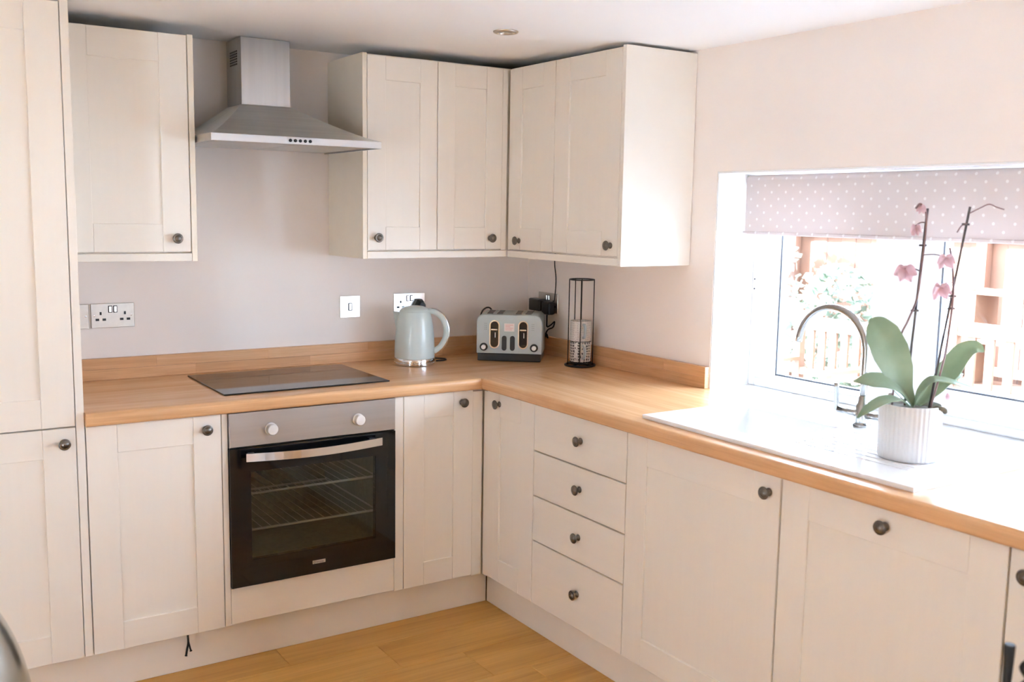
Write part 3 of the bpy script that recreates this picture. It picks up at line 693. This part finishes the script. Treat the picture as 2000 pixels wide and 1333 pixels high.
# ------------------------------------------------------------------ mug stand with two mugs
MX, MY = -.095, -.530
t = thing('mug_stand', 'tall round wire stand of dark metal holding two stacked mugs', 'mug stand', (MX, MY, H))
bm = NB(); ring(bm, (MX, MY, H+.005), .060, .0045, seg=40); ring(bm, (MX, MY, H+.014), .047, .003, seg=36)
for i in range(4): a = R(20+i*90); tube(bm, [(MX, MY, H+.009), (MX+.060*math.cos(a), MY+.060*math.sin(a), H+.006)], .003, 6)
obj('base', bm, 'wire_metal', t, True)
for ang in (147, 327, 231, 52, 84): 
    a = R(ang); x, y = MX+.050*math.cos(a), MY+.050*math.sin(a)
    obj('rod', tube(NB(), [(x, y, H+.010), (x, y, H+.352)], .0022, 6), 'wire_metal', t, True)
obj('top_ring', ring(NB(), (MX, MY, H+.352), .050, .0026, seg=40), 'wire_metal', t, True)
def mug(label, z, mat):
    t = thing('mug', label, 'mug', (MX, MY, z), 'stacked mugs'); M = Matrix.Translation((MX, MY, 0))
    obj('cup', lathe(NB(), [(.034, z+.0005), (.0405, z+.002), (.0425, z+.006), (.0435, z+.082), (.0425, z+.083), (.0405, z+.082), (.0395, z+.008), (0, z+.006)], 40, M), mat, t, 40)
    a = R(249); dx = Vector((math.cos(a), math.sin(a), 0)); c = Vector((MX, MY, 0))
    obj('handle', tube(NB(), spline([c+dx*.0425+Vector((0, 0, z+.070)), c+dx*.062+Vector((0, 0, z+.066)), c+dx*.0665+Vector((0, 0, z+.045)), c+dx*.060+Vector((0, 0, z+.024)), c+dx*.0425+Vector((0, 0, z+.018))], 6), .006, 8), 'mug_blue', t, True)
mug('white mug with bold dark lattice pattern, lower one in the wire stand', H+.018, 'mug_lattice')
mug('pale mug with faint grey pattern, upper one in the wire stand', H+.018+.0845, 'mug_pale')

# ------------------------------------------------------------------ sink and tap
SX0, SX1, SY0, SY1, ST = -.557, -.050, -2.401, -1.462, .922
t = thing('sink', 'white ceramic sink with bowl and grooved drainer set into the worktop', 'sink', ((SX0+SX1)/2, (SY0+SY1)/2, H))
bm = NB(); xs = [SX0, -.47, -.17, SX1]; ys = [SY0, -1.885, -1.525, SY1]
top = [[bm.verts.new((x, y, ST)) for y in ys] for x in xs]
for i in range(3):
    for j in range(3):
        if (i, j) != (1, 1): bm.faces.new((top[i][j], top[i+1][j], top[i+1][j+1], top[i][j+1]))
orim = [top[0][0], top[1][0], top[2][0], top[3][0], top[3][1], top[3][2], top[3][3], top[2][3], top[1][3], top[0][3], top[0][2], top[0][1]]
low = [bm.verts.new((v.co.x, v.co.y, H+.0006)) for v in orim]
for i in range(12): j = (i+1) % 12; bm.faces.new((orim[i], orim[j], low[j], low[i]))
irim = [top[1][1], top[2][1], top[2][2], top[1][2]]
bl = [bm.verts.new((v.co.x*.96+(-.32)*.04, v.co.y*.96-1.705*.04, .735)) for v in irim]
for i in range(4): j = (i+1) % 4; bm.faces.new((irim[i], irim[j], bl[j], bl[i]))
bm.faces.new(bl); bm.edges.ensure_lookup_table()
be = [e for e in bm.edges if (all(v in irim or v in bl for v in e.verts)) or (all(v in orim for v in e.verts) and (abs(e.calc_face_angle(0)) > .5))]
bmesh.ops.bevel(bm, geom=be, offset=.006, segments=3, affect='EDGES', profile=.5)
sk = obj('basin', bm, 'ceramic', t, 40)
for i in range(8): 
    x = -.43+i*.034
    obj('drainer_rib', box(NB(), x-.005, x+.005, -2.30+.02*i*.3, -1.925-.006*abs(i-3.5), ST-.004, ST+.0018, bevel=.0017), 'ceramic', t)
obj('drain', lathe(NB(), [(.04, .7405), (.04, .7425), (.03, .7415), (0, .7415)], 24, Matrix.Translation((-.32, -1.705, 0))), 'chrome', t)
TX, TY = -.100, -1.905
t = thing('mixer_tap', 'brushed steel mixer tap with tall curved spout behind the sink', 'tap', (TX, TY, ST))
M = Matrix.Translation((TX, TY, 0))
obj('column', lathe(NB(), [(.026, ST+.0005), (.026, ST+.006), (.019, ST+.012), (.019, ST+.06), (.014, ST+.07), (.013, ST+.085), (.011, ST+.09)], 28, M), 'nickel', t, 40)
pts = [(TX, TY, ST+.085), (TX, TY, 1.05)] + [(TX, TY+.125-.125*math.cos(a), 1.135+.125*math.sin(a)) for a in [math.pi*i/20*.98 for i in range(21)]]
obj('spout', tube(NB(), pts, .0105, 14), 'nickel', t, True)
for s, nm in ((1, 'n'), (-1, 's')):
    a = obj('valve_arm', tube(NB(), [(TX, TY, ST+.035), (TX, TY+s*.085, ST+.035)], .011, 12), 'nickel', t, True)
    obj('lever', tube(NB(), spline([(TX, TY+s*.090, ST+.030), (TX, TY+s*.094, ST+.06), (TX-.004, TY+s*.094, ST+.115)], 5), .0075, 10), 'nickel', a, True)

# ------------------------------------------------------------------ potted orchid
PX, PY, PB = -.318, -2.214, ST+.0024
OC = Vector((PX, PY, 0))
t = thing('potted_orchid', 'orchid with broad leaves and fading pink flowers in a ribbed white pot', 'potted plant', (PX, PY, PB))
bm = NB(); n = 160; prof = [(.0705, 0), (.0725, .003), (.0735, .02), (.0755, .135), (.0750, .139), (.0715, .139), (.071, .118), (0, .116)]
rings = []
for r_, h in prof:
    if r_ == 0: rings.append([bm.verts.new((PX, PY, PB+h))]); continue
    rib = .0011 if r_ > .0722 else 0
    rings.append([bm.verts.new((PX+(r_+rib*math.cos(40*2*math.pi*i/n))*math.cos(2*math.pi*i/n), PY+(r_+rib*math.cos(40*2*math.pi*i/n))*math.sin(2*math.pi*i/n), PB+h)) for i in range(n)])
for a, b in zip(rings, rings[1:]):
    for i in range(n):
        j = (i+1) % n
        if len(b) == 1: bm.faces.new((a[i], a[j], b[0]))
        else: bm.faces.new((a[i], a[j], b[j], b[i]))
bm.faces.new(list(reversed(rings[0])))
pot = obj('pot', bm, 'pot_ceramic', t, 50)
obj('compost', lathe(NB(), [(.0708, PB+.1165), (.0705, PB+.124), (.04, PB+.129), (0, PB+.130)], 40, Matrix.Translation((PX, PY, 0))), 'soil', t, True)
SCL = .001345
def px(u, v, d=0.0):                             # photo-plane offsets (pixels about the rim centre) turned into metres around the plant
    return OC + rt*(u-1774)*SCL + fw*d + Vector((0, 0, PB+.137-(v-797)*SCL))
def leaf(pts, widths, up, fold=.25):
    c = spline(pts, 6); m = len(c); bm = NB(); rows = []; up = Vector(up)
    for i, p in enumerate(c):
        s = i/(m-1)*(len(widths)-1); k = min(int(s), len(widths)-2); wd = widths[k]+(widths[k+1]-widths[k])*(s-k)
        tg = (c[min(i+1, m-1)]-c[max(i-1, 0)]).normalized(); sd = tg.cross(up).normalized(); nn = sd.cross(tg).normalized()
        row = []
        for q in (-1, -.6, -.25, 0, .25, .6, 1): row.append(p + sd*q*wd + nn*(abs(q)**1.3*wd*fold))
        rows.append((row, nn))
    top = [[bm.verts.new(v+n_*.001) for v in r_] for r_, n_ in rows]; bot = [[bm.verts.new(v-n_*.001) for v in r_] for r_, n_ in rows]
    for i in range(m-1):
        for q in range(6):
            bm.faces.new((top[i][q], top[i][q+1], top[i+1][q+1], top[i+1][q])); bm.faces.new((bot[i][q+1], bot[i][q], bot[i+1][q], bot[i+1][q+1]))
        bm.faces.new((top[i][0], top[i+1][0], bot[i+1][0], bot[i][0])); bm.faces.new((top[i+1][6], top[i][6], bot[i][6], bot[i+1][6]))
    for q in range(6):
        bm.faces.new((top[0][q+1], top[0][q], bot[0][q], bot[0][q+1])); bm.faces.new((top[-1][q], top[-1][q+1], bot[-1][q+1], bot[-1][q]))
    return obj('leaf', bm, 'orchid_leaf', t, 60)
toward = tuple(-fw + Vector((0, 0, .35))); U = (0, 0, 1)
leaf([px(1780, 800), px(1757, 764, -.01), px(1735, 722, -.015), px(1712, 676, -.01), px(1698, 648, .0), px(1690, 638, .01)], [.006, .018, .038, .048, .044, .026, .003], toward, .18)
leaf([px(1778, 802), px(1748, 770, -.02), px(1715, 752, -.04), px(1680, 748, -.05), px(1650, 750, -.05)], [.006, .017, .026, .024, .002], tuple(-fw*.8+Vector((0, 0, 1))), .15)
leaf([px(1770, 803, -.01), px(1735, 782, -.05), px(1700, 782, -.075), px(1670, 797, -.085), px(1652, 813, -.085)], [.005, .013, .017, .013, .002], tuple(-fw*.4+Vector((0, 0, 1))), .15)
leaf([px(1778, 803), px(1783, 770, -.02), px(1800, 748, -.03), px(1828, 749, -.03), px(1862, 758, -.03), px(1892, 766, -.03)], [.006, .011, .014, .013, .009, .002], tuple(-fw*.3+Vector((-.2, 0, 1))), .2)
leaf([px(1792, 802, .01), px(1828, 772, .025), px(1855, 738, .035), px(1880, 704, .04), px(1900, 692, .035), px(1914, 699, .03)], [.006, .020, .030, .026, .017, .002], tuple(-fw*.7+Vector((-.5, .3, .5))), .45)
leaf([px(1792, 803, .02), px(1822, 782, .05), px(1850, 766, .07), px(1880, 752, .08), px(1896, 748, .085)], [.006, .02, .026, .02, .002], tuple(-fw*.3+Vector((0, 0, 1))), .2)
leaf([px(1776, 803, .01), px(1763, 790, .02), px(1752, 778, .03), px(1744, 765, .04)], [.006, .010, .009, .002], U, .2)
def stick(name, pts, r_, mat, parent=t): return obj(name, tube(NB(), pts, r_, 8), mat, parent, True)
s1 = stick('stake', [px(1768, 806, .02), px(1777, 620, .02), px(1786, 432, .02)], .0031, 'stake')
s2 = stick('stake', [px(1805, 806, -.01), px(1830, 610, -.01), px(1854, 428, -.01)], .0031, 'stake')
f1 = stick('flower_stem', spline([px(1738, 800, .0), px(1746, 685, .01), px(1762, 640, .014), px(1776, 600, .015), px(1781, 540, .016), px(1784, 480, .016), px(1781, 440, .012), px(1768, 424, .006), px(1758, 432, .0)], 6), .0026, 'stem')
f2 = stick('flower_stem', spline([px(1804, 803, -.02), px(1818, 740, -.018), px(1827, 690, -.016), px(1833, 620, -.014), px(1834, 580, -.012), px(1828, 530, -.012), px(1822, 503, -.012)], 6), .0029, 'stem')
stick('flower_stem', spline([px(1853, 440, -.012), px(1872, 430, -.012), px(1888, 423, -.012), px(1902, 428, -.012), px(1916, 432, -.012)], 5), .0017, 'stem')
stick('flower_stem', spline([px(1850, 458, -.012), px(1840, 463, -.012), px(1833, 475, -.012)], 4), .0017, 'stem')
for s, (u, v, d) in ((s1, (1781, 500, .018)), (s1, (1774, 622, .017)), (s2, (1848, 460, -.011)), (s2, (1832, 615, -.012)), (s2, (1833, 592, -.012))):
    c = px(u, v, d); obj('clip', tube(NB(), [c-rt*.009, c+rt*.009], .0028, 8), 'stake', s)
def flower(u, v, d, size, droop, stem_from):
    c = px(u, v, d); bm = NB()
    for k in range(5):
        a = R(72*k+20); dr_ = (rt*math.cos(a)+Vector((0, 0, math.sin(a)*.55-.45*droop))-fw*(.35+.3*math.sin(a*2+u))).normalized()
        sd = dr_.cross(fw+Vector((.1, .2, .3))).normalized(); nn = sd.cross(dr_)
        rows = []
        for s_ in range(6):
            q = s_/5; wd = size*.48*math.sin(math.pi*min(1, .12+.86*q))
            p = c + dr_*size*q + Vector((0, 0, -size*.35*q*q*droop))
            rows.append([p+sd*wd*e+nn*size*.12*abs(e) for e in (-1, -.5, 0, .5, 1)])
        A = [[bm.verts.new(p+nn*.0004) for p in r_] for r_ in rows]; B = [[bm.verts.new(p-nn*.0004) for p in r_] for r_ in rows]
        for i in range(5):
            for e in range(4): bm.faces.new((A[i][e], A[i][e+1], A[i+1][e+1], A[i+1][e])); bm.faces.new((B[i][e+1], B[i][e], B[i+1][e], B[i+1][e+1]))
    o = obj('flower', bm, 'petal', t, True)
    q = px(*stem_from); mid = (q+c)/2+Vector((0, 0, .004))
    obj('pedicel', tube(NB(), spline([q, mid, c], 4), .0016, 6), 'stem', o, True)
flower(1747, 543, .005, .030, .9, (1779, 548, .016)); flower(1813, 520, -.02, .026, 1.0, (1781, 518, .016)); flower(1806, 573, -.025, .028, 1.1, (1831, 567, -.012))
flower(1761, 464, .005, .017, 1.6, (1783, 458, .016)); flower(1770, 428, .006, .014, 1.5, (1778, 432, .012)); 
obj('bud', lathe(NB(), [(0, -.008), (.006, -.003), (.0075, .004), (.004, .011), (0, .014)], 14, Matrix.Translation(px(1836, 782, -.02))), 'petal', t, True)
obj('root', tube(NB(), spline([px(1796, 803, -.045), px(1806, 797, -.055), px(1820, 800, -.05), px(1826, 806, -.04)], 5), .006, 8), 'soil', t, True)

# ------------------------------------------------------------------ blind, downlight
t = thing('roller_blind', 'pinkish beige roller blind with pale dots pulled partway down the window', 'blind', (.09, -1.87, 1.47))
BY0, BY1 = -3.07, -1.226
obj('fabric', box(NB(), .0885, .0900, BY0, BY1, 1.474, 1.648), 'blind_fabric', t)
obj('roller', tube(NB(), [(.108, BY0-.002, 1.648), (.108, BY1+.002, 1.648)], .0195, 20), 'blind_fabric', t, 40)
bobj('bottom_bar', 'blind_fabric', t, .084, .094, BY0-.008, BY1+.010, 1.462, 1.4745, bevel=.003)
for y in (BY0-.010, BY1+.004): bobj('bracket', 'upvc', t, .085, .135, y, y+.006, 1.626, 1.671, bevel=.002)
ccy = BY1+.018
obj('pull_chain', tube(tube(NB(), spline([(.105, ccy, 1.635), (.104, ccy, 1.3), (.104, ccy-.002, 1.03)], 8), .0011, 6), spline([(.112, ccy, 1.635), (.112, ccy, 1.3), (.104, ccy-.002, 1.03)], 8), .0011, 6), 'upvc', t, True)
t = thing('downlight', 'round brushed metal downlight recessed in the ceiling', 'downlight', (-.739, -.941, 2.10))
M = Matrix.Translation((-.739, -.941, ceil_z(-.94)))
obj('trim_ring', lathe(NB(), [(.041, -.0002), (.041, -.003), (.037, -.006), (.027, -.007), (.025, -.004), (.0245, -.0002)], 40, M, cap=False), 'brushed_plate', t, True)
obj('lamp', lathe(NB(), [(.024, -.0004), (.022, -.0030), (.012, -.0036), (0, -.0038)], 32, M), 'polished_plate', t, True)

# ------------------------------------------------------------------ things at the picture's lower corners
BX, BYY = -2.472, -1.532
t = thing('waste_bin', 'domed shiny steel bin with a curved black band, in front of the tall cabinet', 'bin', (BX, BYY, 0))
M = Matrix.Translation((BX, BYY, 0)); BA, BZ, BB = .205, .42, .385
obj('foot_ring', lathe(NB(), [(.196, .0005), (.202, .004), (.202, .03), (.198, .034)], 48, M), 'black_plastic', t, 40)
obj('body', lathe(NB(), [(.198, .0345), (.203, .05), (BA, .30), (BA, BZ-.012), (BA+.004, BZ-.008), (BA+.004, BZ-.001)], 56, M), 'bin_steel', t, 40)
ld = obj('dome_lid', lathe(NB(), [(BA*math.sin(R(90-5*k)), BZ+BB*math.cos(R(90-5*k))) for k in range(19)], 56, M), 'bin_steel', t, True)
nv = fw*.976 - Vector((0, 0, .22)); ax2 = fw*.22 + Vector((0, 0, .976)); bp = []
for a in range(-52, 60, 4):
    u_ = -nv*.30 + math.sqrt(1-.09)*(rt*math.sin(R(a)) + ax2*math.cos(R(a))); bp.append(Vector((BX+u_.x*BA, BYY+u_.y*BA, BZ+u_.z*BB)))
obj('band', tube(NB(), bp, [.004]+[.0095]*(len(bp)-2)+[.007], 10), 'black_plastic', ld, True)

CPX, CPY, CPZ = -1.0525, -2.9255, .868            # top of the chair post
t = thing('spindle_chair', 'black spindle-back chair standing in front of the dishwasher', 'chair', (CPX+.17, CPY-.30, 0))
def chair():
    p0 = Vector((CPX, CPY, 0)); ax = rt.copy(); bk = -fw
    def leg(name, base, h, top=False):
        pr = [(.011, .0005), (.016, .12), (.018, .40), (.017, .45)]
        if h > .6: pr += [(.0062, .60), (.0050, .72), (.0056, .78), (.0084, h-.012), (.0087, h-.002), (.0075, h)]
        obj(name, lathe(NB(), pr, 16, Matrix.Translation(base)), 'chair_black', t, 40)
    leg('post', p0, CPZ); leg('post', p0+ax*.40, CPZ)
    leg('leg', p0+bk*.40-ax*.02, .44); leg('leg', p0+bk*.40+ax*.42, .44)
    bm = NB(); c = [p0-ax*.035+fw*.02, p0+ax*.435+fw*.02, p0+ax*.455+bk*.43, p0-ax*.055+bk*.43]
    A = [bm.verts.new((*v.to_2d(), .435)) for v in c]; B = [bm.verts.new((*v.to_2d(), .468)) for v in c]
    bm.faces.new(A); bm.faces.new(B)
    for i in range(4): bm.faces.new((A[i], A[(i+1) % 4], B[(i+1) % 4], B[i]))
    bmesh.ops.bevel(bm, geom=bm.edges[:], offset=.008, segments=2, affect='EDGES')
    obj('seat', bm, 'chair_black', t)
    tubes = NB(); tube(tubes, [p0+Vector((0, 0, .56)), p0+ax*.40+Vector((0, 0, .56))], .010, 10); obj('back_rail', tubes, 'chair_black', t, True)
    for k in range(9):
        q = p0+ax*(.031+k*.0415); pr = []
        for b in range(8): z = .57+b*.0345; pr += [(.0032, z), (.0105, z+.010), (.0125, z+.0165), (.0105, z+.023), (.0032, z+.033)]
        obj('spindle', lathe(NB(), pr, 12, Matrix.Translation(q)), 'chair_black', t, True)
    tubes = NB(); tube(tubes, [p0+ax*.03+Vector((0, 0, .85)), p0+ax*.40+Vector((0, 0, .85))], .006, 8); obj('top_rail', tubes, 'chair_black', t, True)
chair()

# ------------------------------------------------------------------ garden outside the window
GZ = -.15
struct(bobj('patio', 'paving', None, .3, 5.4, -7, 6, GZ-.1, GZ)); struct(bobj('bounce_ground', 'bounce_ground', None, 5.4, 40, -30, 40, GZ-.1, GZ-.01))
struct(bobj('garden_ground', 'bounce_ground', None, -40, .3, -40, RY0-.3, GZ-.1, GZ-.01)); struct(bobj('side_ground', 'bounce_ground', None, -40, RX0-.3, RY0-.3, 40, GZ-.1, GZ-.01))
t = thing('garden_fence', 'tall orange-brown boarded fence at the end of the patio outside', 'fence', (5.3, 1.5, GZ))
for i in range(38): y = -1.6+i*.165; bobj('board', 'fence_wood', t, 5.28+.006*(i % 2), 5.30+.006*(i % 2), y, y+.158, GZ+.02, 1.75+.02*math.sin(i*2.1))
for y in (-1.0, 1.0, 3.0): bobj('post', 'fence_wood', t, 5.19, 5.275, y, y+.09, GZ, 1.85)
for z in (.25, 1.35): bobj('fence_rail', 'fence_wood', t, 5.235, 5.279, -1.6, 4.6, z, z+.07)
def bench(name, label, cat, x, y, wd, h, n, group):
    t = thing(name, label, cat, (x, y, GZ), group)
    for dx, hh in ((0, h), (-.45, .62)):
        for s in (-1, 1): bobj('leg', 'garden_wood', t, x+dx-.03, x+dx+.03, y+s*wd/2-.03, y+s*wd/2+.03, GZ, GZ+hh)
    for k in range(5): bobj('seat_slat', 'garden_wood', t, x-.46+k*.088, x-.385+k*.088, y-wd/2+.04, y+wd/2-.04, GZ+.40, GZ+.425)
    bobj('top_rail', 'garden_wood', t, x-.025, x+.025, y-wd/2+.03, y+wd/2-.03, GZ+h-.09, GZ+h)
    bobj('mid_rail', 'garden_wood', t, x-.025, x+.025, y-wd/2+.03, y+wd/2-.03, GZ+.52, GZ+.57)
    for k in range(n): yy = y-wd/2+.06+(wd-.12)*(k+.5)/n; bobj('back_slat', 'garden_wood', t, x-.012, x+.012, yy-.028, yy+.028, GZ+.571, GZ+h-.091)
    for s in (-1, 1): bobj('armrest', 'garden_wood', t, x-.48, x-.03, y+s*wd/2-.035, y+s*wd/2+.035, GZ+.621, GZ+.65)
GC = 'wooden garden chairs on the patio'
bench('garden_chair', 'slatted wooden garden chair on the patio in front of the leafy shrubs', 'chair', 3.3, .95, .62, .95, 5, GC)
bench('garden_bench', 'wide slatted wooden bench on the patio seen beyond the orchid', 'bench', 3.6, -.45, 1.3, 1.0, 9, None)
t = thing('potting_shelf', 'wooden crate shelf with square compartments behind the garden bench', 'shelf', (4.5, .0, GZ))
for k in range(6): bobj('upright', 'garden_wood', t, 4.35, 4.65, -1.2+k*.44-.02, -1.2+k*.44+.02, GZ, 1.0)
for z in (GZ+.05, .28, .62, .98):
    for k in range(5): bobj('shelf_board', 'garden_wood', t, 4.35, 4.65, -1.18+k*.44, -1.2+(k+1)*.44-.02, z, z+.03)
def shrub(label, x, y, r_, h, n):
    t = thing('shrub', label, 'shrub', (x, y, GZ), 'shrubs by the fence'); bm = NB()
    for i in range(n):
        a = random.uniform(0, 2*math.pi); e = random.uniform(-.9, 1); q = r_*random.uniform(.55, 1)
        c = Vector((x+q*math.cos(a)*math.sqrt(max(0, 1-e*e)), y+q*math.sin(a)*math.sqrt(max(0, 1-e*e)), GZ+h*.55+h*.45*e))
        u = Vector((random.uniform(-1, 1), random.uniform(-1, 1), random.uniform(-.5, 1))).normalized(); v = u.orthogonal().normalized(); s = random.uniform(.04, .075)
        p = [bm.verts.new(c-u*s), bm.verts.new(c+v*s*.5+u*.1*s), bm.verts.new(c+u*s), bm.verts.new(c-v*s*.5+u*.1*s)]; bm.faces.new(p)
    f = obj('foliage', bm, 'shrub_leaf', t); f['kind'] = 'stuff'
    obj('stem', tube(NB(), [(x, y, GZ), (x+.02, y, GZ+h*.6)], [.03, .012], 8), 'bark', t, True)
shrub('large rounded leafy shrub growing against the fence behind the garden chair', 4.62, 2.0, .50, 1.25, 1100)
shrub('tall narrow leafy shrub climbing the fence farther along', 4.70, 3.05, .42, 1.9, 900)
shrub('low leafy shrub at the foot of the fence between shelf and chair', 4.95, 1.28, .18, .75, 300)
